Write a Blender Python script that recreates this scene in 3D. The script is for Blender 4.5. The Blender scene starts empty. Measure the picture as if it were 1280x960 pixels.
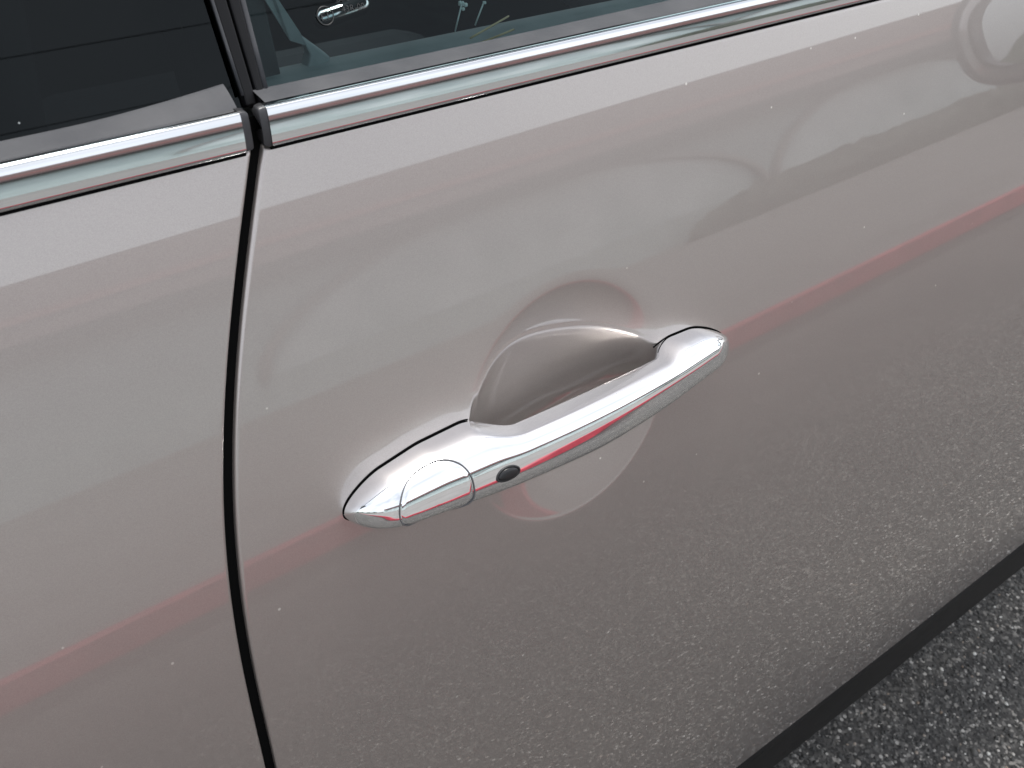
import bpy, bmesh, math, random
import numpy as np
from mathutils import Vector, Matrix
random.seed(4); rng = np.random.default_rng(7)
R = math.radians
sc = bpy.context.scene
C = sc.collection
ZH = 0.83                      # height of the door-handle dish centre above the ground
def W(x, o, h):                # car frame (along, outward, up from handle) -> world
    return (x, -o, ZH + h)

# ------------------------------------------------------------ camera, sky, sun, exposure
cam = bpy.data.cameras.new('camera'); co = bpy.data.objects.new('camera', cam); C.objects.link(co)
cam.sensor_width = 36; cam.lens = 1311 / 1280 * 36; cam.dof.use_dof = True; cam.dof.focus_distance = .49; cam.dof.aperture_fstop = 34; cam.clip_start = .01; cam.clip_end = 600
rows = [(0.78645099, 0.33823306, -0.51681065), (0.6015193, -0.60941269, 0.51651786), (0.14024756, 0.71708756, 0.68272693)]
M4 = Matrix.Identity(4)
for j in range(3):
    M4[0][j] = rows[0][j]; M4[1][j] = -rows[1][j]; M4[2][j] = rows[2][j]
M4.translation = W(-0.27717261, 0.23481587, 0.34356492)
co.matrix_world = M4
sc.camera = co
w = bpy.data.worlds.new('World'); sc.world = w; w.use_nodes = True
nt = w.node_tree; nt.nodes.clear()
sky = nt.nodes.new('ShaderNodeTexSky'); sky.sky_type = 'NISHITA'; sky.sun_disc = False
SUN_EL, SUN_AZ = R(70), R(25)
sky.sun_elevation = SUN_EL; sky.sun_rotation = SUN_AZ; sky.air_density = 1.0; sky.dust_density = 3.0; sky.ozone_density = 1.0
hs_ = nt.nodes.new('ShaderNodeHueSaturation'); hs_.inputs['Saturation'].default_value = .30
tc = nt.nodes.new('ShaderNodeTexCoord')
cl = nt.nodes.new('ShaderNodeTexNoise'); cl.inputs['Scale'].default_value = 1.7; cl.inputs['Detail'].default_value = 6
cr = nt.nodes.new('ShaderNodeValToRGB'); cr.color_ramp.elements[0].position = .36; cr.color_ramp.elements[1].position = .66
cr.color_ramp.elements[0].color = (1.5, 1.7, 2.0, 1); cr.color_ramp.elements[1].color = (7.4, 7.5, 7.6, 1)
mx = nt.nodes.new('ShaderNodeMix'); mx.data_type = 'RGBA'; mx.inputs[0].default_value = .3
bg = nt.nodes.new('ShaderNodeBackground'); bg.inputs[1].default_value = .15
wo = nt.nodes.new('ShaderNodeOutputWorld')
L = nt.links.new
L(sky.outputs[0], hs_.inputs['Color']); L(tc.outputs['Generated'], cl.inputs['Vector']); L(cl.outputs[0], cr.inputs[0])
L(hs_.outputs[0], mx.inputs[6]); L(cr.outputs[0], mx.inputs[7]); L(mx.outputs[2], bg.inputs[0]); L(bg.outputs[0], wo.inputs[0])
sl = bpy.data.lights.new('sun', 'SUN'); sl.energy = 1.5; sl.angle = R(20); sl.color = (1, .96, .9)
so = bpy.data.objects.new('sun', sl); C.objects.link(so)
sd = Vector((math.sin(SUN_AZ) * math.cos(SUN_EL), math.cos(SUN_AZ) * math.cos(SUN_EL), math.sin(SUN_EL)))
so.rotation_euler = (-sd).to_track_quat('-Z', 'Y').to_euler(); so.location = (0, -5, 8)
vs = sc.view_settings
sc.display_settings.display_device = 'sRGB'
vs.view_transform = 'Standard'; vs.look = 'None'; vs.gamma = 1; vs.exposure = 1.2
vs.use_curve_mapping = False

# ------------------------------------------------------------ materials
def mat(name, col, rough=.5, metal=0., **kw):
    m = bpy.data.materials.new(name); m.use_nodes = True
    p = m.node_tree.nodes['Principled BSDF']
    p.inputs['Base Color'].default_value = (*col, 1); p.inputs['Roughness'].default_value = rough; p.inputs['Metallic'].default_value = metal
    for k, v in kw.items(): p.inputs[k].default_value = v
    return m
def nodes(m): return m.node_tree.nodes, m.node_tree.links.new, m.node_tree.nodes['Principled BSDF']
def texnode(N, kind, scale, **kw):
    t = N.new(kind); t.inputs['Scale'].default_value = scale
    for k, v in kw.items(): t.inputs[k].default_value = v
    return t
def ramp(N, stops):
    r = N.new('ShaderNodeValToRGB'); e = r.color_ramp.elements
    while len(e) < len(stops): e.new(.5)
    for i, (p, c) in enumerate(stops): e[i].position = p; e[i].color = (*c, 1)
    return r
def noisy(m, scale, a, b, rough=None, bump=0, bscale=None, dist=.001, coord='Object'):
    N, l, p = nodes(m)
    t = N.new('ShaderNodeTexCoord'); n = texnode(N, 'ShaderNodeTexNoise', scale, Detail=5.)
    l(t.outputs[coord], n.inputs['Vector']); r = ramp(N, [(.3, a), (.7, b)]); l(n.outputs[0], r.inputs[0]); l(r.outputs[0], p.inputs['Base Color'])
    if rough:
        mr = N.new('ShaderNodeMapRange'); mr.inputs[3].default_value = rough[0]; mr.inputs[4].default_value = rough[1]
        l(n.outputs[0], mr.inputs[0]); l(mr.outputs[0], p.inputs['Roughness'])
    if bump:
        n2 = texnode(N, 'ShaderNodeTexNoise', bscale or scale * 4, Detail=4.); l(t.outputs[coord], n2.inputs['Vector'])
        b = N.new('ShaderNodeBump'); b.inputs['Strength'].default_value = bump; b.inputs['Distance'].default_value = dist
        l(n2.outputs[0], b.inputs['Height']); l(b.outputs[0], p.inputs['Normal'])
    return m

paint = mat('beige_metallic_paint', (.42, .385, .365), .4, .85, **{'Coat Weight': 1., 'Coat Roughness': .01, 'Coat IOR': 1.82})
N, l, p = nodes(paint)
t = N.new('ShaderNodeTexCoord')
fl = texnode(N, 'ShaderNodeTexVoronoi', 5200.); l(t.outputs['Object'], fl.inputs['Vector'])
fr = ramp(N, [(0, (.385, .346, .325)), (1, (.455, .411, .387))]); sx = N.new('ShaderNodeSeparateColor'); l(fl.outputs['Color'], sx.inputs[0]); l(sx.outputs[0], fr.inputs[0])
sp = texnode(N, 'ShaderNodeTexVoronoi', 95.); l(t.outputs['Object'], sp.inputs['Vector'])          # grains of dust
sr = ramp(N, [(.045, (1, 1, 1)), (.075, (0, 0, 0))]); l(sp.outputs['Distance'], sr.inputs[0])
ss = N.new('ShaderNodeSeparateColor'); l(sp.outputs['Color'], ss.inputs[0])
sg = N.new('ShaderNodeMath'); sg.operation = 'GREATER_THAN'; sg.inputs[1].default_value = .88; l(ss.outputs[1], sg.inputs[0])
sm = N.new('ShaderNodeMath'); sm.operation = 'MULTIPLY'; l(sr.outputs[0], sm.inputs[0]); l(sg.outputs[0], sm.inputs[1])
mxp = N.new('ShaderNodeMix'); mxp.data_type = 'RGBA'; l(sm.outputs[0], mxp.inputs[0]); l(fr.outputs[0], mxp.inputs[6]); mxp.inputs[7].default_value = (.75, .72, .68, 1)
l(mxp.outputs[2], p.inputs['Base Color'])
mc = N.new('ShaderNodeMath'); mc.operation = 'MULTIPLY_ADD'; mc.inputs[1].default_value = -.7; mc.inputs[2].default_value = 1.; l(sm.outputs[0], mc.inputs[0]); l(mc.outputs[0], p.inputs['Coat Weight'])
sw = texnode(N, 'ShaderNodeTexNoise', 14., Detail=6.); l(t.outputs['Object'], sw.inputs['Vector'])   # film of dust and wiping marks
swr = N.new('ShaderNodeMapRange'); swr.inputs[1].default_value = .35; swr.inputs[2].default_value = .7; swr.inputs[3].default_value = .006; swr.inputs[4].default_value = .018; l(sw.outputs[0], swr.inputs[0]); l(swr.outputs[0], p.inputs['Coat Roughness'])


chrome = mat('chrome', (.93, .94, .95), .025, 1.)
noisy(chrome, 30, (.91, .92, .94), (.95, .955, .96), rough=(.015, .05))
trim_chrome = noisy(mat('brushed_chrome', (.7, .7, .71), .1, 1.), 12, (.62, .63, .64), (.7, .71, .72), rough=(.03, .08))
rubber = noisy(mat('black_rubber', (.02, .02, .02), .55), 60, (.014, .014, .015), (.03, .03, .031), rough=(.45, .65), bump=.2, bscale=900, dist=.0003)
gap_black = mat('gap_black', (.004, .004, .004), .9, **{'Specular IOR Level': .02})
seal_mat = noisy(mat('dusty_grey_rubber', (.08, .083, .09), .6, **{'Specular IOR Level': .25}), 40, (.04, .042, .048), (.07, .071, .076), rough=(.55, .7), bump=.25, bscale=700, dist=.0003)
gloss_black = noisy(mat('black_pillar_film', (.008, .008, .009), .4, **{'Specular IOR Level': .15}), 30, (.006, .006, .007), (.012, .012, .013), rough=(.35, .5))
sill_mat = noisy(mat('black_sill_plastic', (.03, .03, .031), .5, **{'Specular IOR Level': .25}), 30, (.004, .004, .0042), (.009, .009, .0088), rough=(.55, .7), bump=.15, bscale=1500, dist=.0002)
cabin_dark = noisy(mat('dark_cabin_trim', (.03, .034, .035), .7), 20, (.022, .026, .028), (.045, .05, .052), bump=.2, bscale=800, dist=.0005)
cabin_grey = noisy(mat('grey_cabin_trim', (.16, .18, .185), .6), 25, (.2, .23, .235), (.32, .35, .355), bump=.2, bscale=700, dist=.0005)
belt_mat = noisy(mat('grey_belt_webbing', (.2, .22, .225), .7), 40, (.28, .31, .32), (.38, .41, .415), bump=.3, bscale=1400, dist=.0004)
straw_mat = noisy(mat('dry_straw', (.6, .46, .25), .6), 90, (.5, .36, .18), (.75, .6, .36))
white_mat = noisy(mat('pale_tuft', (.75, .8, .78), .6), 60, (.6, .68, .66), (.85, .9, .88))
print_mat = noisy(mat('grey_glass_print', (.09, .1, .1), .5), 60, (.01, .012, .012), (.03, .032, .032))

def glass_mat(name, tint, ior):
    m = bpy.data.materials.new(name); m.use_nodes = True; n = m.node_tree.nodes; n.clear(); l = m.node_tree.links.new
    tr = n.new('ShaderNodeBsdfTransparent'); tr.inputs[0].default_value = (*tint, 1)
    gl = n.new('ShaderNodeBsdfGlossy'); gl.inputs['Roughness'].default_value = .01; gl.inputs[0].default_value = (.85, .95, 1, 1)
    f = n.new('ShaderNodeFresnel'); f.inputs[0].default_value = ior
    x = n.new('ShaderNodeMixShader'); o = n.new('ShaderNodeOutputMaterial')
    l(f.outputs[0], x.inputs[0]); l(tr.outputs[0], x.inputs[1]); l(gl.outputs[0], x.inputs[2])
    c = n.new('ShaderNodeTexCoord'); v = n.new('ShaderNodeTexVoronoi'); v.inputs['Scale'].default_value = 260; l(c.outputs['Object'], v.inputs['Vector'])
    lt = n.new('ShaderNodeMath'); lt.operation = 'LESS_THAN'; lt.inputs[1].default_value = .09; l(v.outputs['Distance'], lt.inputs[0])
    s = n.new('ShaderNodeSeparateColor'); l(v.outputs['Color'], s.inputs[0])
    g = n.new('ShaderNodeMath'); g.operation = 'GREATER_THAN'; g.inputs[1].default_value = .97; l(s.outputs[0], g.inputs[0])
    q = n.new('ShaderNodeMath'); q.operation = 'MULTIPLY'; l(lt.outputs[0], q.inputs[0]); l(g.outputs[0], q.inputs[1])
    d = n.new('ShaderNodeBsdfDiffuse'); d.inputs[0].default_value = (.25, .27, .27, 1)
    x2 = n.new('ShaderNodeMixShader'); l(q.outputs[0], x2.inputs[0]); l(x.outputs[0], x2.inputs[1]); l(d.outputs[0], x2.inputs[2]); l(x2.outputs[0], o.inputs[0])
    return m
glass_front = glass_mat('tinted_glass', (.5, .62, .62), 1.28)
glass_rear = glass_mat('dark_privacy_glass', (.06, .07, .075), 1.28)

# ------------------------------------------------------------ helpers
def mesh(name, verts, faces, m, parent=None, smooth=True):
    me = bpy.data.meshes.new(name); me.from_pydata([tuple(v) for v in verts], [], [tuple(f) for f in faces]); me.update()
    if smooth: me.polygons.foreach_set('use_smooth', [True] * len(me.polygons))
    me.materials.append(m); ob = bpy.data.objects.new(name, me); C.objects.link(ob)
    if parent: ob.parent = parent
    return ob
def grid(name, P, m, parent=None, closed_u=False, flip=False, smooth=True):
    """P: (nu, nv, 3) world points"""
    nu, nv = P.shape[:2]
    I = np.arange(nu * nv).reshape(nu, nv)
    if closed_u: I = np.vstack([I, I[:1]])
    a, b, c, d = I[:-1, :-1], I[1:, :-1], I[1:, 1:], I[:-1, 1:]
    Q = np.stack([a, b, c, d] if not flip else [a, d, c, b], -1).reshape(-1, 4)
    me = bpy.data.meshes.new(name)
    me.vertices.add(nu * nv); me.vertices.foreach_set('co', P.reshape(-1).astype('f4'))
    me.loops.add(Q.size); me.loops.foreach_set('vertex_index', Q.reshape(-1).astype('i4'))
    me.polygons.add(len(Q)); me.polygons.foreach_set('loop_start', (np.arange(len(Q)) * 4).astype('i4'))
    try: me.polygons.foreach_set('loop_total', np.full(len(Q), 4, 'i4'))
    except Exception: pass
    me.update(calc_edges=True); me.validate()
    me.polygons.foreach_set('use_smooth', np.full(len(me.polygons), smooth))
    me.materials.append(m); ob = bpy.data.objects.new(name, me); C.objects.link(ob)
    if parent: ob.parent = parent
    return ob
def box(name, lo, hi, m, parent=None, bev=0):
    bm = bmesh.new(); bmesh.ops.create_cube(bm, size=1)
    for v in bm.verts: v.co = Vector([lo[i] + (v.co[i] + .5) * (hi[i] - lo[i]) for i in range(3)])
    if bev: bmesh.ops.bevel(bm, geom=bm.edges[:], offset=bev, segments=3, profile=.5, affect='EDGES')
    me = bpy.data.meshes.new(name); bm.to_mesh(me); bm.free(); me.materials.append(m)
    ob = bpy.data.objects.new(name, me); C.objects.link(ob)
    if parent: ob.parent = parent
    return ob
def tube(name, pts, r, m, parent=None, n=10, taper=None, cap=True):
    pts = [Vector(p) for p in pts]; V = []; F = []
    for i, p in enumerate(pts):
        t = (pts[min(i + 1, len(pts) - 1)] - pts[max(i - 1, 0)]).normalized()
        a = t.orthogonal().normalized() if i == 0 else (a - t * a.dot(t)).normalized()
        b = t.cross(a); rr = r if taper is None else r * taper[i]
        V += [p + (a * math.cos(k * 2 * math.pi / n) + b * math.sin(k * 2 * math.pi / n)) * rr for k in range(n)]
    for i in range(len(pts) - 1):
        for k in range(n): F.append((i * n + k, i * n + (k + 1) % n, (i + 1) * n + (k + 1) % n, (i + 1) * n + k))
    if cap: F += [tuple(range(n))[::-1], tuple(range((len(pts) - 1) * n, len(pts) * n))]
    return mesh(name, V, F, m, parent)
def prism(name, pts, depth, m, parent=None, bev=0):
    """polygon pts (world) extruded by vector depth"""
    bm = bmesh.new(); vs_ = [bm.verts.new(p) for p in pts]; f = bm.faces.new(vs_)
    r = bmesh.ops.extrude_face_region(bm, geom=[f]); bmesh.ops.translate(bm, verts=[v for v in r['geom'] if isinstance(v, bmesh.types.BMVert)], vec=Vector(depth))
    bmesh.ops.recalc_face_normals(bm, faces=bm.faces[:])
    if bev: bmesh.ops.bevel(bm, geom=bm.edges[:], offset=bev, segments=2, profile=.5, affect='EDGES')
    me = bpy.data.meshes.new(name); bm.to_mesh(me); bm.free(); me.materials.append(m)
    ob = bpy.data.objects.new(name, me); C.objects.link(ob)
    if parent: ob.parent = parent
    return ob
def empty(name, loc=(0, 0, 0), label=None, cat=None, group=None):
    o = bpy.data.objects.new(name, None); C.objects.link(o); o.location = loc; o.empty_display_size = .1
    if label: o['label'] = label
    if cat: o['category'] = cat
    if group: o['group'] = group
    return o
def tag(o, label=None, cat=None, kind=None, group=None):
    if label: o['label'] = label
    if cat: o['category'] = cat
    if kind: o['kind'] = kind
    if group: o['group'] = group
    return o

# ------------------------------------------------------------ ground, kerb, forecourt
asph = mat('asphalt', (.06, .06, .06), .8)
N, l, p = nodes(asph)
t = N.new('ShaderNodeTexCoord')
v1 = texnode(N, 'ShaderNodeTexVoronoi', 240.); v2 = texnode(N, 'ShaderNodeTexVoronoi', 75.); n1 = texnode(N, 'ShaderNodeTexNoise', 1.4, Detail=6.)
for q in (v1, v2, n1): l(t.outputs['Object'], q.inputs['Vector'])
s1 = N.new('ShaderNodeSeparateColor'); l(v1.outputs['Color'], s1.inputs[0])
r1 = ramp(N, [(0, (.016, .0155, .015)), (.6, (.054, .052, .05)), (.9, (.1, .097, .092)), (1, (.25, .24, .225))]); l(s1.outputs[0], r1.inputs[0])
r2 = ramp(N, [(.3, (.7, .7, .7)), (.7, (1.15, 1.13, 1.1))]); l(n1.outputs[0], r2.inputs[0])
m1 = N.new('ShaderNodeMix'); m1.data_type = 'RGBA'; m1.blend_type = 'MULTIPLY'; m1.inputs[0].default_value = 1; l(r1.outputs[0], m1.inputs[6]); l(r2.outputs[0], m1.inputs[7])
v3 = texnode(N, 'ShaderNodeTexVoronoi', 95.); l(t.outputs['Object'], v3.inputs['Vector'])
s3 = N.new('ShaderNodeSeparateColor'); l(v3.outputs['Color'], s3.inputs[0])
g3 = N.new('ShaderNodeMath'); g3.operation = 'GREATER_THAN'; g3.inputs[1].default_value = .70; l(s3.outputs[1], g3.inputs[0])
l3 = N.new('ShaderNodeMath'); l3.operation = 'LESS_THAN'; l3.inputs[1].default_value = .25; l(v3.outputs['Distance'], l3.inputs[0])
q3 = N.new('ShaderNodeMath'); q3.operation = 'MULTIPLY'; l(g3.outputs[0], q3.inputs[0]); l(l3.outputs[0], q3.inputs[1])
m3 = N.new('ShaderNodeMix'); m3.data_type = 'RGBA'; l(q3.outputs[0], m3.inputs[0]); l(m1.outputs[2], m3.inputs[6]); m3.inputs[7].default_value = (.36, .345, .32, 1)
l(m3.outputs[2], p.inputs['Base Color'])
b1 = N.new('ShaderNodeBump'); b1.inputs['Strength'].default_value = .8; b1.inputs['Distance'].default_value = .003; b1.invert = True
l(v2.outputs['Distance'], b1.inputs['Height']); l(b1.outputs[0], p.inputs['Normal'])
binder = noisy(mat('asphalt_binder', (.02, .02, .02), .75), 30, (.012, .012, .012), (.03, .03, .029), bump=.6, bscale=300, dist=.002)
stone = mat('asphalt_aggregate', (.1, .1, .1), .55)
N, l, p = nodes(stone)
gi = N.new('ShaderNodeNewGeometry')
r3 = ramp(N, [(0, (.015, .015, .014)), (.5, (.05, .05, .048)), (.82, (.11, .107, .1)), (.93, (.3, .29, .27)), (.95, (.2, .15, .11)), (1, (.6, .6, .57))])
l(gi.outputs['Random Per Island'], r3.inputs[0]); l(r3.outputs[0], p.inputs['Base Color'])

def sheet(name, x0, x1, o0, o1, z, m, kind='structure'):
    return tag(mesh(name, [(x0, -o0, z), (x1, -o0, z), (x1, -o1, z), (x0, -o1, z)], [(0, 3, 2, 1)], m, None, False), kind=kind)
tag(sheet('ground', -150, 150, -150, 150, 0, asph), 'dark grey speckled asphalt beside and below the car')
# real stones bedded in the asphalt near the car
bmi = bmesh.new(); bmesh.ops.create_icosphere(bmi, subdivisions=1, radius=1); iv = np.array([v.co[:] for v in bmi.verts]); ifc = np.array([[v.index for v in f.verts] for f in bmi.faces]); bmi.free()
step = .0062
gx_, go_ = np.meshgrid(np.arange(0, 2.1, step), np.arange(-.2, 1.1, step))
pos = np.stack([gx_.ravel(), -go_.ravel()], 1) + rng.uniform(-.003, .003, (gx_.size, 2))
keep = rng.uniform(0, 1, len(pos)) < np.minimum(np.clip((1.15 + pos[:, 1]) / .45, 0, 1), np.clip((2.25 - pos[:, 0]) / .5, 0, 1)) * .85
pos = pos[keep]; nS = len(pos); sz = rng.gamma(4, .0003, nS) + .0009
scl = np.stack([sz * rng.uniform(.8, 1.3, nS), sz * rng.uniform(.8, 1.3, nS), sz * rng.uniform(.35, .6, nS)], 1)
ang = rng.uniform(0, 6.283, nS); ca, sa = np.cos(ang), np.sin(ang)
jit = 1 + rng.uniform(-.22, .22, (nS, len(iv), 1))
vv = iv[None] * jit * scl[:, None, :]
vv = np.stack([vv[..., 0] * ca[:, None] - vv[..., 1] * sa[:, None], vv[..., 0] * sa[:, None] + vv[..., 1] * ca[:, None], vv[..., 2]], -1)
vv[..., 0] += pos[:, 0, None]; vv[..., 1] += pos[:, 1, None]; vv[..., 2] += rng.uniform(-.0007, .0004, nS)[:, None]
ff = (ifc[None] + (np.arange(nS) * len(iv))[:, None, None]).reshape(-1, 3)
me = bpy.data.meshes.new('asphalt_stones'); me.vertices.add(vv.size // 3); me.vertices.foreach_set('co', vv.reshape(-1).astype('f4'))
me.loops.add(ff.size); me.loops.foreach_set('vertex_index', ff.reshape(-1).astype('i4')); me.polygons.add(len(ff)); me.polygons.foreach_set('loop_start', (np.arange(len(ff)) * 3).astype('i4'))
me.update(calc_edges=True); me.materials.append(stone); ob = bpy.data.objects.new('asphalt_stones', me); C.objects.link(ob)
tag(ob, 'grey and pale aggregate stones set in the dark asphalt', kind='stuff')

red = noisy(mat('red_kerb_paint', (.45, .06, .08), .5), 9, (.30, .032, .05), (.42, .05, .07), rough=(.4, .65), bump=.3, bscale=120, dist=.002)
KD = 2.72
tag(sheet('gutter', -40, 60, KD - .2, KD, .004, noisy(mat('dark_gutter', (.03, .029, .028), .7), 12, (.02, .0195, .019), (.045, .043, .041), bump=.4, bscale=150, dist=.002)), 'dark gutter strip along the foot of the red kerb')  # thin sheet of darker asphalt at the kerb foot
conc = noisy(mat('grey_forecourt', (.22, .215, .21), .85), 3, (.14, .136, .13), (.195, .19, .184), bump=.3, bscale=80, dist=.003)
tag(box('kerb', (-40, -KD - .08, .0), (60, -KD, .137), red, None, .012), 'red painted kerb edging the forecourt across from the car', kind='structure')
tag(box('forecourt', (-40, -13, .0), (60, -KD - .083, .130), conc), 'grey paved forecourt beyond the red kerb', kind='structure')

# ------------------------------------------------------------ building across the forecourt
bld = empty('shop_building', (8, -13, 0), 'long low pale green shop building with a brown fascia and arched windows', 'building')
pale = noisy(mat('pale_green_stucco', (.4, .47, .46), .8), 2, (.36, .43, .425), (.44, .51, .505), bump=.2, bscale=60, dist=.003)
fasc = noisy(mat('mauve_brown_fascia', (.18, .115, .11), .6), 2, (.155, .1, .095), (.2, .13, .125))
dkfr = noisy(mat('dark_window_frame', (.05, .05, .048), .4), 5, (.04, .04, .04), (.07, .068, .065))
shopglass = noisy(mat('shop_window_glass', (.55, .62, .63), .08), 1.2, (.42, .5, .5), (.66, .72, .72), **{}) 
def loc(o): o.matrix_parent_inverse = Matrix.Translation(-bld.location); return o
BD = 13.0
loc(box('wall', (-9, -BD - 6, 0), (50, -BD, 2.62), pale, bld))
loc(box('fascia', (-9.5, -BD - 6.4, 2.66), (50.5, -BD + .5, 3.56), fasc, bld))
loc(box('fascia_stripe', (-9.5, -BD + .5, 2.95), (50.5, -BD + .53, 3.06), mat('red_brown_stripe', (.3, .12, .11), .5), bld))
loc(box('roof', (-9, -BD - 6, 3.562), (50, -BD, 3.66), dkfr, bld))
loc(box('plinth', (-9.02, -BD - .02, .0), (50.02, -BD + .06, .75), pale, bld))
loc(box('eave_shade', (-9.3, -BD + .02, 2.42), (50.3, -BD + .45, 2.657), mat('eave_shade_black', (.02, .02, .02), .6), bld))  # near-black box stands in for the eave's shadow under the fascia
fr_mat = noisy(mat('taupe_arch_frame', (.27, .26, .25), .5), 5, (.25, .24, .23), (.3, .29, .28))
def arch(cx, hw, top, foot):
    pts = [(cx + hw * math.cos(a), foot + (top - foot) * math.sin(a)) for a in np.linspace(0, math.pi, 40)]
    g = loc(mesh('window', [(x, -BD + .02, z) for x, z in pts], [tuple(range(40))], shopglass, bld, False))
    V = []; F = []
    for x, z in pts:
        nx, nz = (x - cx) / hw, (z - foot) / (top - foot)
        for e, y in ((0, .03), (0, .16), (.13, .16), (.13, .03)):
            V.append((x + nx * e, -BD + y, z + nz * e))
    for i in range(39):
        for k in range(4): F.append((i * 4 + k, i * 4 + (k + 1) % 4, (i + 1) * 4 + (k + 1) % 4, (i + 1) * 4 + k))
    fr_ = mesh('frame', V, F, fr_mat, g, False); fr_.matrix_parent_inverse = g.matrix_parent_inverse.copy()
    fr_.matrix_parent_inverse = Matrix.Identity(4)
for cx, hw in ((-3.5, 4.0), (9.2, 4.9), (18.4, 3.9), (27.5, 4.4), (37, 4.4)):
    arch(cx, hw, 2.46, .76)
# utility line whose pole and wires show in the rear glass
hx = np.linspace(0, 1, 160); hv = np.linspace(0, math.pi, 14)
HX, HV = np.meshgrid(hx, hv, indexing='ij'); sz_ = 1 + rng.normal(0, .08, HX.shape)
ends = np.sqrt(np.clip(1 - (2 * HX - 1) ** 10, .02, 1))
HP = np.stack([11.4 + 24 * HX + rng.normal(0, .03, HX.shape), -12.25 + .42 * np.cos(HV) * sz_ * ends, .1 + .78 * np.sin(HV) ** .5 * sz_ * ends], -1)
tag(grid('hedge_stand_in', HP, noisy(mat('stand_in_foliage', (.03, .045, .025), .7), 14, (.06, .07, .055), (.105, .115, .095), bump=.8, bscale=60, dist=.03), None, smooth=False), 'low dark added hedge growing along the foot of the shop building', 'hedge_stand_in')  # unseen mass added to put dark shapes into the reflections
tl_x = np.linspace(-60, 45, 120); V = []; F = []
for k, q in enumerate(tl_x):
    h_ = 5.2 + 1.5 * math.sin(q * .35) + 1.1 * math.sin(q * .9 + 1) + rng.normal(0, .45)
    V += [(-62 + rng.normal(0, .3), q, 0), (-62.5 + rng.normal(0, .4), q, h_ * .6), (-63.5 + rng.normal(0, .4), q, h_), (-66, q, 0)]
for k in range(119):
    for j in range(3): F.append((k * 4 + j, k * 4 + 4 + j, k * 4 + 5 + j, k * 4 + 1 + j))
tag(mesh('tree_line', V, F, noisy(mat('far_foliage', (.05, .07, .04), .8), .8, (.03, .045, .025), (.075, .1, .055)), None, False), 'dark uneven line of far trees behind the car', kind='stuff')
wood = noisy(mat('weathered_wood', (.08, .06, .05), .8), 6, (.06, .048, .04), (.11, .09, .07))
for px_ in (-32., 38.):
    pole = empty('utility_pole', (px_, -10.8, .128), 'dark wooden utility pole with cross arm on the forecourt far ' + ('behind' if px_ < 0 else 'ahead of') + ' the car', 'utility pole', 'utility poles along the forecourt')
    def locp(o): o.matrix_parent_inverse = Matrix.Translation(-pole.location); return o
    locp(tube('shaft', [(px_, -10.8, .128), (px_, -10.8, 9.9)], .14, wood, pole, 14))
    locp(box('cross_arm', (px_ - .08, -11.6, 9.3), (px_ + .08, -10.0, 9.43), wood, pole))
for k, (y, z) in enumerate(((-11.5, 9.44), (-10.1, 9.44))):
    pts = [(3.0 + d, y, z - .45 * (1 - (d / 35) ** 2)) for d in np.linspace(-35, 35, 31)]
    tag(tube('power_cable', pts, .006, rubber, None, 6), ['black power cable on the far end of the cross arms', 'black power cable on the near end of the cross arms'][k], 'cable', group='cables on the utility poles')

# ------------------------------------------------------------ the car: body surface
hk = np.array([-.7, -.5, -.35, -.2, 0, .15, .3]); tk = np.radians([-5, -1, 5, 12, 21, 25.5, 30])
HS = np.linspace(-.7, .3, 2001)
ts = np.interp(HS, hk, tk); ts = np.convolve(np.pad(ts, 50, mode='edge'), np.ones(101) / 101, 'valid')
ts = np.convolve(np.pad(ts, 50, mode='edge'), np.ones(101) / 101, 'valid')
OS = -np.cumsum(np.tan(ts)) * (HS[1] - HS[0]); OS -= np.interp(0, HS, OS)
OP = np.polyfit(HS[(HS > -.56) & (HS < .26)], OS[(HS > -.56) & (HS < .26)], 9)
SG = lambda h: .03 * np.log1p(np.exp((h + .08) / .03))
SG0 = float(SG(0.))
def surf(x, h): return np.polyval(OP, h) + .045 * x * (SG(h) - SG0)
T0 = R(21); cT, sT = math.cos(T0), math.sin(T0)
def A(a, b, c):                      # handle frame (along, up the skin, out of the skin) -> world
    return np.stack([a, -(c * cT - b * sT), ZH + b * cT + c * sT], -1)

car = empty('car', (0, .85, 0), 'beige metallic car parked close up, door side with a chrome handle and chrome window trim', 'car')
def K(o): o.matrix_parent_inverse = Matrix.Translation(-car.location); return o

# gap between the doors: x of the front door's rear edge against height
GP = np.array([(.1348, -.1284), (.1253, -.1323), (.1159, -.1366), (.0591, -.1583), (.0304, -.1662), (-.0012, -.1723), (-.0371, -.1759), (-.0788, -.1772), (-.1051, -.1771)])
gc = np.polyfit(GP[:, 0], GP[:, 1], 4)
def gapx(h):
    h = np.asarray(h, float); hc = np.maximum(h, -.105)
    return np.polyval(gc, hc) + np.where(h < -.105, (-.105 - h) * .012, 0)

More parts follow.
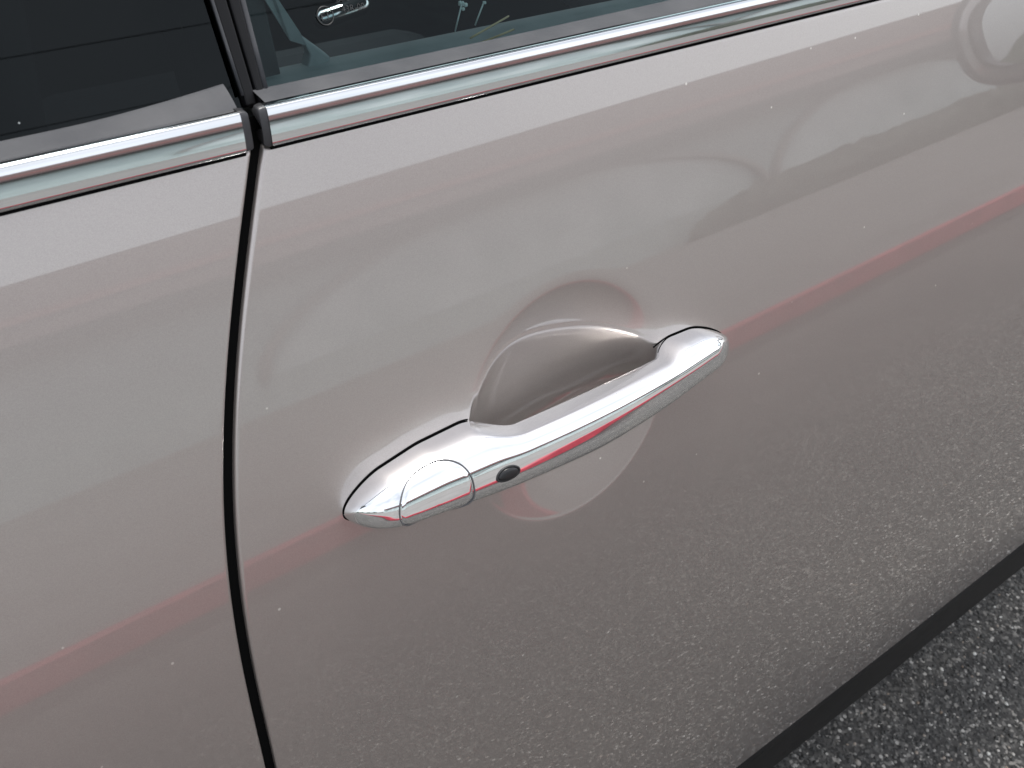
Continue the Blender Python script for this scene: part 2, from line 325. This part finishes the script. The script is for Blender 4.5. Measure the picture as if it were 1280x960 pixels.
# handle profile tables (mm)
def tab(a, xs, ys, s=3.):
    f = np.interp(np.linspace(-140, 120, 2601), xs, ys); k = np.exp(-.5 * (np.arange(-150, 151) / (s * 10)) ** 2); k /= k.sum()
    f = np.convolve(np.pad(f, 150, mode='edge'), k, 'valid'); return np.interp(a, np.linspace(-140, 120, 2601), f)
AL, AR = -125.5, 104.5
def tipf(a, pl=2.4):
    tl = np.clip((a - AL) / 20., 0, 1); tr = np.clip((AR - a) / 22., 0, 1)
    return np.sqrt(np.clip(1 - (1 - tl) ** 2, 0, 1)) * np.sqrt(np.clip(1 - (1 - tr) ** 2, 0, 1))
def hsec(a):
    e = tipf(a)
    wl = np.clip((a + 66) / 26., 0, 1); wr = np.clip((67 - a) / 19., 0, 1)
    bar = (wl * wl * (3 - 2 * wl)) * (wr * wr * (3 - 2 * wr))         # 1 over the dish, 0 over the pads
    pk = tab(a, [-126, -60, 0, 44, 80, 107], [-2.5, -2.6, -3.2, -2., -.8, -1.5], 14.)
    pt_ = tab(a, [-126, -118, -107, -87, -58, -40, 0, 40, 60, 80, 95, 107], [7.5, 9, 11.5, 15.2, 16.5, 14, 12, 13, 13, 12.5, 8.5, 5], 2.)
    bt_ = tab(a, [-126, -50, 0, 50, 107], [10, 10, 9.6, 9.2, 8], 14.)
    lb = tab(a, [-126, -100, -80, -58, 0, 44, 80, 95, 107], LBT, 13.)
    hU = ((pt_ - pk) * (1 - bar) + (bt_ - pk) * bar) * e; hL = (pk - lb) * e
    cf = (25.3 - .00078 * (a + 16) ** 2) * e
    c0L = .5 * cf; c0U = .54 * cf * bar
    return pk, hU, hL, cf, c0U, c0L, bar, e
LBT = [-9.5, -10.6, -12, -14.2, -16.4, -13.2, -8.5, -8, -8]
def handle_pt(a, ph, off=0.):
    pk, hU, hL, cf, c0U, c0L, bar, e = hsec(a)
    cs, sn = np.cos(ph), np.sin(ph)
    nx = np.where(cs >= 0, 3.0 + .3 * bar, 3.2)
    den = (np.abs(cs) ** nx + np.abs(sn) ** nx) ** (-1 / nx)
    h = np.where(cs >= 0, hU, hL); c0 = np.where(cs >= 0, c0U, c0L)
    b = pk + (h + off) * cs * den
    f = (1 + np.clip(cs * den, -1, 1)) / 2
    cb = c0L * (1 - f) + c0U * f
    bk = (cb + 3.2 * e) * (1 - bar) + 8.5 * bar
    c = np.where(sn >= 0, c0 + (np.maximum(cf - c0, .05) + off) * sn * den, cb + bk * sn * den)
    return A(a / 1e3, b / 1e3, c / 1e3)

# pad outlines for the moulded seat of the handle in the skin
aa = np.concatenate([AL + 66 * (1 - np.cos(np.linspace(0, math.pi / 2, 60))), AR - 50 * (1 - np.cos(np.linspace(0, math.pi / 2, 60)))])
pks_, hUs_, hLs_ = hsec(aa)[:3]
def sminf(a, b, k): h = np.clip(.5 + .5 * (b - a) / k, 0, 1); return b * (1 - h) + a * h - k * h * (1 - h)
CREASE = np.polyfit([-52, -47, -42, -36, -22, 1, 25, 46, 56, 60], [27, 34, 39, 42, 43.5, 40, 32, 21, 14, 11], 5)
def dish(a, b):
    """depth (mm) of the round finger dish at skin coordinates a, b (mm from its centre)"""
    Rr = 60.
    r = np.hypot(a, b); th_ = np.degrees(np.arctan2(b, a)) % 360
    wl = .245 * (Rr - r)
    bcr = np.polyval(CREASE, np.clip(a, -52, 60))
    t = np.clip(bcr - b, 0, 35)
    fl = .245 * np.clip(Rr - np.hypot(a, bcr), 0, None) + .42 * t - .006 * t * t - .9 * (1 - np.exp(-t / 1.1))
    d0 = np.where(b > bcr, wl, fl)
    td = np.minimum(th_, 360 - th_)
    sl = 5 * np.exp(-((th_ - 85) / 30) ** 2) + 2.0 * np.exp(-((th_ - 178) / 44) ** 2) + .75 * np.exp(-(td / 34) ** 2) + .8 * np.exp(-((th_ - 270) / 45) ** 2)
    up = sminf(d0, np.where(b > bcr, 1e3, 0) + sl * (Rr - r), 2.0)
    q = np.clip(Rr - r, 0, None)
    low = np.where(r < Rr, .2 * (1 - np.exp(-q / 2.2)) + .115 * q, .5 * (Rr - r))
    t_ = np.clip((b + 26) / 24., 0, 1); t_ = t_ * t_ * (3 - 2 * t_)
    d = up * t_ + low * (1 - t_)
    s = .4
    return np.where(d > -8, s * np.log1p(np.exp(np.clip(d / s, -30, 30))), 0)

def skin(xg, hg):
    """(x,h) arrays -> world points of the outer skin with dish and handle seat"""
    o = surf(xg, hg)
    P = np.stack([xg, -o, ZH + hg], -1)
    a, b = xg * 1e3, hg / cT * 1e3
    near = (np.abs(a) < 145) & (np.abs(b) < 92)
    d = np.zeros_like(xg)
    an, bn = a[near], b[near]
    dd = np.where(np.hypot(an, bn) < 90, dish(an, bn), 0)
    d[near] = dd / 1e3
    P[..., 1] += d * cT; P[..., 2] -= d * sT
    return P

def seg(*parts):
    out = [np.linspace(a, b, max(2, int(round((b - a) / s)) + 1))[(0 if i == 0 else 1):] for i, (a, b, s) in enumerate(parts)]
    return np.concatenate(out)
H_TOP, H_BOT = .1386, -.482
def hbot(x): return H_BOT - .008 * np.clip((x - .2) / .25, 0, 1)
def htop(x): return H_TOP + 0 * x
hn = seg((-1, -.09 / .482, .01), (-.09 / .482, -.0775 / .482, .004))     # unit lower part
hl = seg((-.49, -.47, .0008), (-.47, -.10, .006), (-.10, -.07, .0012), (-.07, .068, .00062), (.068, .10, .0012), (.10, .134, .002), (.134, H_TOP, .0004))
RE = .0015
def edge_roll(s, r=RE):        # inward offset near an edge at distance s
    return np.where(s < r, r - np.sqrt(np.clip(r * r - (r - np.clip(s, 0, r)) ** 2, 0, None)), 0)
def door(name, xb, side, parent):
    X, Hh = np.meshgrid(xb, hl, indexing='ij')
    lo = hbot(X); Hh = np.where(Hh < -.30, -.30 + (Hh + .30) * ((-.30 - lo) / .19), Hh)
    gx = gapx(Hh)
    if side > 0:
        f = np.clip((-.078 - X) / (-.078 + .17), 0, 1); f = f * f * (3 - 2 * f)
        s = X - xb[0]
        Xw = X + (gx - xb[0]) * np.where(X <= xb[0] + .03, 1, np.clip((-.078 - X) / (-.078 - xb[0] - .03), 0, 1))
    else:
        s = xb[-1] - X
        Xw = X + (gx - .0043 - xb[-1]) * np.clip(1 - (s - .03) / .3, 0, 1)
    P = skin(Xw, Hh)
    roll = edge_roll(s) + edge_roll(H_TOP - Hh, .0016) + edge_roll(Hh - lo, .004)
    P[..., 1] += roll
    # returns into the body
    e = 0 if side > 0 else -1
    lip = P[e:e + 1].copy() if side > 0 else P[-1:].copy(); lip[..., 1] += .018
    P = np.concatenate([lip, P], 0) if side > 0 else np.concatenate([P, lip], 0)
    top = P[:, -1:].copy(); top[..., 1] += .012; bot = P[:, :1].copy(); bot[..., 1] += .02
    P = np.concatenate([bot, P, top], 1)
    return K(grid(name, P, paint, parent, flip=False))
xf = -.17 + seg((0, .0045, .0003), (.0045, .03, .0015), (.03, .085, .0016), (.085, .245, .00062), (.245, .30, .0012), (.30, 1.32, .007))
front_door = door('front_door', xf, 1, car)
xr = -.1755 - seg((0, .0045, .0003), (.0045, .06, .003), (.06, .9, .008))[::-1]
rear_door = door('rear_door', xr, -1, car)
front_door['label'] = 'front door skin with the round finger dish'; rear_door['label'] = 'rear door skin left of the gap'
# black sheet close behind the skin, standing in for the shut line's deep shade
hh = np.linspace(-.5, .1475, 60); gx = gapx(hh); P = np.stack([np.stack([gx - .0043 / 2 + dx, -(surf(gx, hh) - .0024), ZH + hh], -1) for dx in (-.004, .004)], 0)
K(grid('door_gap_shade', P, gap_black, car))

# ------------------------------------------------------------ handle
ta = np.linspace(0, math.pi, 240); ag = (AL + AR) / 2 - (AR - AL) / 2 * np.cos(ta); ag[0] += .02; ag[-1] -= .02
pg = np.linspace(0, 2 * math.pi, 97)[:-1]
Ag, Pg = np.meshgrid(ag, pg, indexing='ij')
hm = handle_pt(Ag, Pg)
handle = K(grid('door_handle', hm.transpose(1, 0, 2), chrome, car, closed_u=True))
up_ = np.stack([aa, pks_ + hUs_ + .35], 1); dn_ = np.stack([aa, pks_ - hLs_ - .35], 1)
nh = len(aa) // 2
for sl_ in (slice(0, nh), slice(nh, None)):
    u1, d1 = up_[sl_], dn_[sl_]
    path = np.concatenate([d1[::-1], u1])
    tube('gasket', A(path[:, 0] / 1e3, path[:, 1] / 1e3, np.full(len(path), -.0001)), .00045, gap_black, handle, 8)
def on_handle(name, ca, cp, ra, rp, off, m, squash=2.0, n=48, rings=14, lift=None, parent=handle):
    th = np.linspace(0, 2 * math.pi, n + 1)[:-1]; V = []; F = []
    for i in range(rings + 1):
        rr = i / rings
        cs, sn = np.cos(th), np.sin(th); den = (np.abs(cs) ** squash + np.abs(sn) ** squash) ** (-1 / squash)
        a = ca + ra * rr * cs * den; ph = cp + rp * rr * sn * den
        o = off(rr) if callable(off) else off
        V += list(handle_pt(a, ph, o))
    for i in range(rings):
        for k in range(n): F.append((i * n + k, i * n + (k + 1) % n, (i + 1) * n + (k + 1) % n, (i + 1) * n + k))
    ob = mesh(name, V, F, m, parent); return ob
def ring_on(name, ca, cp, ra, rp, r, off, m, squash=2.0, n=80):
    th = np.linspace(0, 2 * math.pi, n + 1); cs, sn = np.cos(th), np.sin(th); den = (np.abs(cs) ** squash + np.abs(sn) ** squash) ** (-1 / squash)
    pts = handle_pt(ca + ra * cs * den, cp + rp * sn * den, off)
    return tube(name, pts, r, m, handle, 6, cap=False)
LC = (-92., R(94), 17.2, R(56))
on_handle('lock_cover', *LC, lambda r: .28 if r < .97 else .28 - (r - .97) * 18, chrome, 2.5)
ring_on('lock_cover_seam', LC[0], LC[1], LC[2] + .15, LC[3] + .008, .00032, .32, mat('dark_seam_metal', (.13, .13, .135), .4, .3), 2.5)  # dark metal line marking the groove around the cover
BT = (-57.3, R(92), 5.8, R(13))
ring_on('button_bezel', *BT, .0006, .0, rubber)
on_handle('sensor_button', BT[0], BT[1], BT[2] - .5, BT[3] - .02, lambda r: .1 + 1.3 * math.sqrt(max(0, 1 - r ** 3)), mat('button_rubber', (.012, .012, .013), .3))

# ------------------------------------------------------------ waist trims, seals, glass, pillars
def strip(name, prof, x0, x1, m, parent, n=60, cap=0.0, capm=None):
    """prof: [(o,h)] swept along x; ends closed"""
    prof = np.array(prof); xs = np.linspace(x0, x1, n)
    P = np.stack([np.stack([np.full(len(prof), x), -prof[:, 0] - (.0), ZH + prof[:, 1]], -1) for x in xs], 0)
    ob = K(grid(name, P, m, parent)); return ob
def arc_prof(p0, t0, p1, t1, n=24):
    """Hermite curve between (o,h) points with end tangents"""
    s = np.linspace(0, 1, n)[:, None]; p0, p1, t0, t1 = map(np.array, (p0, p1, t0, t1))
    return (2 * s ** 3 - 3 * s ** 2 + 1) * p0 + (s ** 3 - 2 * s ** 2 + s) * t0 + (-2 * s ** 3 + 3 * s ** 2) * p1 + (s ** 3 - s ** 2) * t1
sv = np.linspace(0, 1, 60); tl_ = np.radians(np.interp(sv, [0, .05, .09, .12, .34, .5, .80, .91, .96, 1], [3, 4, 8, 12, 16., 18, 22.3, 25, 40, 65]))
tl_ = np.convolve(np.pad(tl_, 3, mode='edge'), np.ones(7) / 7, 'valid')
LEN = .0139
face = np.stack([-.0571 - np.cumsum(np.sin(tl_)) * LEN / 60, .1399 + np.cumsum(np.cos(tl_)) * LEN / 60], 1)
under = np.array([(-.066, .1412), (-.058, .1399)])
print('trim top', face[-1])
back = np.array([(-.0655, .1524), (-.067, .150)])
TP = np.vstack([under, face, back])
def trim(name, x0, x1):
    strip('trim_gap_shade', [(-.0605, .1378), (-.0580, .1381), (-.0574, .1388), (-.0573, .1402), (-.0605, .1406)], x0, x1, gap_black, car, 40)  # black strip drawn in place of the shadow gap below the trim
    t_ = strip(name, TP, x0, x1, trim_chrome, car, 40); return t_
tf = trim('waist_trim', -.1245, 1.05); tr_ = trim('waist_trim', -.95, -.1345)
def end_cap(parent, x0, x1, sgn):
    prof = TP - np.array([.0, .0]); cen = prof.mean(0); P = []
    for k, f in enumerate(np.linspace(0, 1, 8)):
        s_ = 1 - .10 * (1 - math.sqrt(max(0, 1 - f * f)))
        P.append(np.stack([np.full(len(prof), x0 + (x1 - x0) * f), -(cen[0] + (prof[:, 0] - cen[0]) * s_) + .0004, ZH + cen[1] + (prof[:, 1] - cen[1]) * s_], -1))
    P.append(np.stack([np.full(len(prof), x1), np.full(len(prof), -cen[0]), np.full(len(prof), ZH + cen[1])], -1))
    e = grid('end_cap', np.array(P), gloss_grey, parent); e.matrix_parent_inverse = Matrix.Translation(-car.location) if parent is car else Matrix.Identity(4); return e
gloss_grey = noisy(mat('dark_chrome_end', (.05, .05, .055), .35, .3), 50, (.035, .035, .038), (.07, .07, .074))
end_cap(tf, -.1245, -.1275, -1); end_cap(tr_, -.1345, -.1315, 1)

TG = R(33); 
def GL(x, v, d=0.):            # point on the window plane: x along, v up the glass from the seal, d outward
    return (x, .080 + v * math.sin(TG) - d * math.cos(TG), ZH + .150 + v * math.cos(TG) + d * math.sin(TG))
# grey wiper seals
def seal(name, x0, x1, topf, n=80):
    xs = np.linspace(x0, x1, n); P = []
    for x in xs:
        up = topf(x)
        prof = arc_prof((-.0655, .1496), (-.002, .006), (-.0775, .1502 + up), (-.009, .001), 12)
        prof = np.vstack([prof, [(-.0795, .1490 + up), (-.080, .142)]])
        P.append(np.stack([np.full(len(prof), x), -prof[:, 0], ZH + prof[:, 1]], -1))
    return K(grid(name, np.array(P), seal_mat, car))
seal('window_seal', -.1215, 1.0, lambda x: .0004 + .002 * max(0, min(1, x / .2)))
seal('window_seal', -.9, -.1325, lambda x: .0012 + .0040 * max(0, 1 - (-.1325 - x) / .055) ** 1.6)
# panes
fg = K(mesh('window_glass', [GL(-.1145, -.012), GL(.75, -.012), GL(.75, .40), GL(-.1105, .40)], [(0, 1, 2, 3)], glass_front, car, False))
rg = K(mesh('window_glass', [GL(-.80, -.012), GL(-.1254, -.012), GL(-.1316, .16), GL(-.1376, .30), GL(-.80, .30)], [(0, 1, 2, 3, 4)], glass_rear, car, False))
fg['label'] = 'tinted front door glass with printed marks'; rg['label'] = 'nearly black rear door privacy glass'
# black pillar covers of both doors with thin grey beads along the panes
def plate(name, xa, xb, v0, v1, d0, d1, m, bev=.0008):
    pts = [GL(xa(v0), v0, d1), GL(xb(v0), v0, d1), GL(xb(v1), v1, d1), GL(xa(v1), v1, d1)]
    n = Vector(GL(0, 0, 0)) - Vector(GL(0, 0, d1 - d0)); return K(prism(name, pts, n, m, car, bev))
plate('pillar_cover', lambda v: -.1256 - .04 * v, lambda v: -.1212 - .02 * v, -.006, .30, -.006, .003, gloss_black)
plate('pillar_cover', lambda v: -.1204 - .02 * v, lambda v: -.1172 + .01 * v, -.006, .30, -.006, .003, gloss_black)
K(tube('pane_bead', [GL(-.1259 - .04 * v, v, .003) for v in np.linspace(-.002, .3, 20)], .0006, seal_mat, car, 8))
K(tube('pane_bead', [GL(-.1163 + .015 * v, v, .002) for v in np.linspace(-.002, .3, 20)], .0011, seal_mat, car, 8))
plate('pillar_core', lambda v: -.136, lambda v: -.1165, -.002, .30, -.03, -.008, gap_black)
# glass print
def print_text(s, x, v, size, parent):
    cu = bpy.data.curves.new('t', 'FONT'); cu.body = s; cu.size = size; cu.align_x = 'LEFT'; cu.resolution_u = 3
    to = bpy.data.objects.new('t', cu); C.objects.link(to); bpy.context.view_layer.update()
    me = bpy.data.meshes.new_from_object(to.evaluated_get(bpy.context.evaluated_depsgraph_get())); bpy.data.objects.remove(to)
    me.name = 'glass_print'; me.materials.clear(); me.materials.append(print_mat)
    for q in me.vertices: q.co = Vector(GL(x + q.co.x, v + q.co.y, .0004))
    ob = bpy.data.objects.new('glass_print', me); C.objects.link(ob); ob.parent = parent; return ob
th = np.linspace(0, 2 * math.pi, 33)
tube('glass_mark_ring', [GL(-.0848 + .0033 * math.cos(q), .0195 + .0033 * math.sin(q), .0004) for q in th], .00028, print_mat, fg, 5, cap=False)
print_text('E1', -.0868, .0180, .0040, fg)
print_text('43R-00', -.0775, .0195, .0034, fg)
print_text('SAFETY', -.0792, .0233, .0028, fg)

# ------------------------------------------------------------ cabin seen through the glass
cab = K(box('cabin_floor', (-.9, .25, ZH - .55), (1.2, 1.7, ZH - .5), cabin_dark, car))
K(box('door_lining', (-.9, 1.66, ZH - .5), (1.2, 1.7, ZH + .16), cabin_dark, car))
K(box('cabin_roof', (-.9, .30, ZH + .52), (1.0, 1.5, ZH + .55), cabin_dark, car))
K(box('cabin_bulkhead', (-.95, .1, ZH - .55), (-.9, 1.7, ZH + .5), cabin_dark, car))
K(box('dashboard', (.75, .12, ZH - .3), (1.1, 1.6, ZH + .14), cabin_dark, car, .03))
K(box('seat_cushion', (-.05, .30, ZH - .42), (.45, .78, ZH - .22), cabin_dark, car, .05))
K(box('seat_back', (-.28, .30, ZH - .3), (-.12, .78, ZH + .22), cabin_dark, car, .05))
dc = arc_prof((-.084, .128), (-.012, .008), (-.124, .1295), (-.02, -.01), 14); dc = np.vstack([dc, [(-.128, .10), (-.130, -.3)]])
strip('door_card', dc, -.11, .72, cabin_grey, car)
D_ = lambda x, o, h: (x, -o, ZH + h)
K(prism('pillar_trim', [D_(-.118, -.112, .125), D_(-.088, -.116, .125), D_(-.098, -.125, .19), D_(-.125, -.13, .24), D_(-.16, -.13, .24)], (0, .012, 0), cabin_dark, car, .001))
K(prism('seat_belt', [D_(-.092, -.118, .166), D_(-.0795, -.118, .146), D_(-.077, -.119, .140), D_(-.0835, -.119, .143), D_(-.097, -.118, .166), D_(-.16, -.15, .30), D_(-.148, -.15, .30)], (0, .0015, 0), belt_mat, car))
K(prism('belt_guide', [D_(-.079, -.119, .1445), D_(-.064, -.120, .1315), D_(-.068, -.118, .1275), D_(-.0775, -.117, .1265), D_(-.0745, -.1185, .135)], (0, .006, 0), belt_mat, car, .0008))
K(tube('inner_handle', [D_(.552 + .1 * s, -1.2, -.445 + .017 * s) for s in (0, .04, .12, .5, .88, .96, 1)], .016, chrome, car, 14, taper=[.3, .75, 1, 1, 1, .75, .3]))
for k, (a_, b_) in enumerate((((-.0075, -.1, .1395), (.0235, -.113, .1385)), ((-.003, -.098, .1375), (.019, -.103, .1375)))):
    s_ = tube('straw', [Vector(D_(*a_)).lerp(Vector(D_(*b_)), q) for q in np.linspace(0, 1, 5)], .00045, straw_mat, None, 6)
    tag(s_, ['longer dry yellow straw lying on the inner door ledge behind the glass', 'shorter dry yellow straw lying below a longer one on the inner door ledge'][k], 'straw', group='straws behind the glass')
for k, (a_, b_) in enumerate((((.001, -.122, .131), (.003, -.122, .1435)), ((.012, -.122, .132), (.0155, -.122, .1425)))):
    g = tube('stalk', [D_(*a_), D_(*b_)], .0004, white_mat, None, 6)
    tag(g, ['thin pale stalk with a large white tuft standing behind the glass', 'thin pale stalk with a tiny white tip standing behind the glass'][k], 'stalk', group='stalks behind the glass')
    bm = bmesh.new()
    for j in range(7 if k == 0 else 2):
        bmesh.ops.create_icosphere(bm, subdivisions=1, radius=random.uniform(.0006, .0012) * (1 if k == 0 else .7), matrix=Matrix.Translation(Vector(D_(*b_)) + Vector([random.gauss(0, .0012) * (1 if k == 0 else .3) for _ in range(3)])))
    me = bpy.data.meshes.new('tuft'); bm.to_mesh(me); bm.free(); me.materials.append(white_mat); q_ = bpy.data.objects.new('tuft', me); C.objects.link(q_); q_.parent = g

# ------------------------------------------------------------ lower body: door bottom, sill, underbody
hp = [(.070, -.47), (.0835, -.4935), (.0860, -.496), (.0868, -.50), (.0872, -.55), (.0862, -.595), (.084, -.604), (.078, -.609), (.05, -.612)]
strip('sill', hp, -.9, 1.4, sill_mat, car, 30)
K(box('underbody', (-.9, .0, ZH - .608), (1.4, 1.6, ZH - .5), rubber, car))

# ------------------------------------------------------------ door mirror, ahead of the frame, reflected in the door
mc_, mw, mhh = (.74, .115, .165), .095, .062
def sup(u, v, ex, ey, ez, cx, n=.72):
    s = lambda q: np.sign(q) * np.abs(q) ** n
    return np.stack([cx[0] + ex * s(np.cos(v)) * 1, -(cx[1] + ey * s(np.sin(v)) * s(np.cos(u))), ZH + cx[2] + ez * s(np.sin(v)) * s(np.sin(u))], -1)
U_, V_ = np.meshgrid(np.linspace(0, 2 * math.pi, 49)[:-1], np.linspace(.0, math.pi * .80, 24), indexing='ij')
K(grid('mirror_housing', sup(U_, V_, .07, mw, mhh, (.735, .115, .130)), paint, car, closed_u=True))
th = np.linspace(0, 2 * math.pi, 49)[:-1]; s8 = lambda q: np.sign(q) * np.abs(q) ** .72
rim_o = [(.69, -(.115 + (mw - .004) * s8(math.cos(q))), ZH + .130 + (mhh - .003) * s8(math.sin(q))) for q in th]
rim_i = [(.686, -(.115 + (mw - .026) * s8(math.cos(q))), ZH + .130 + (mhh - .022) * s8(math.sin(q))) for q in th]
K(mesh('mirror_surround', rim_o + rim_i, [(k, (k + 1) % 48, 48 + (k + 1) % 48, 48 + k) for k in range(48)], rubber, car))
K(mesh('mirror_glass', [(.6875 + .0 * q, -(.115 + (mw - .026) * s8(math.cos(q))), ZH + .130 + (mhh - .022) * s8(math.sin(q))) for q in th], [tuple(range(48))], mat('mirror_silver', (.9, .92, .93), .01, 1.), car, False))
K(prism('mirror_arm', [D_(.70, .03, .12), D_(.76, .03, .12), D_(.76, -.07, .155), D_(.70, -.07, .155)], (0, 0, .02), rubber, car, .003))
print('tris approx', sum(len(o.data.polygons) for o in sc.objects if o.type == 'MESH'))
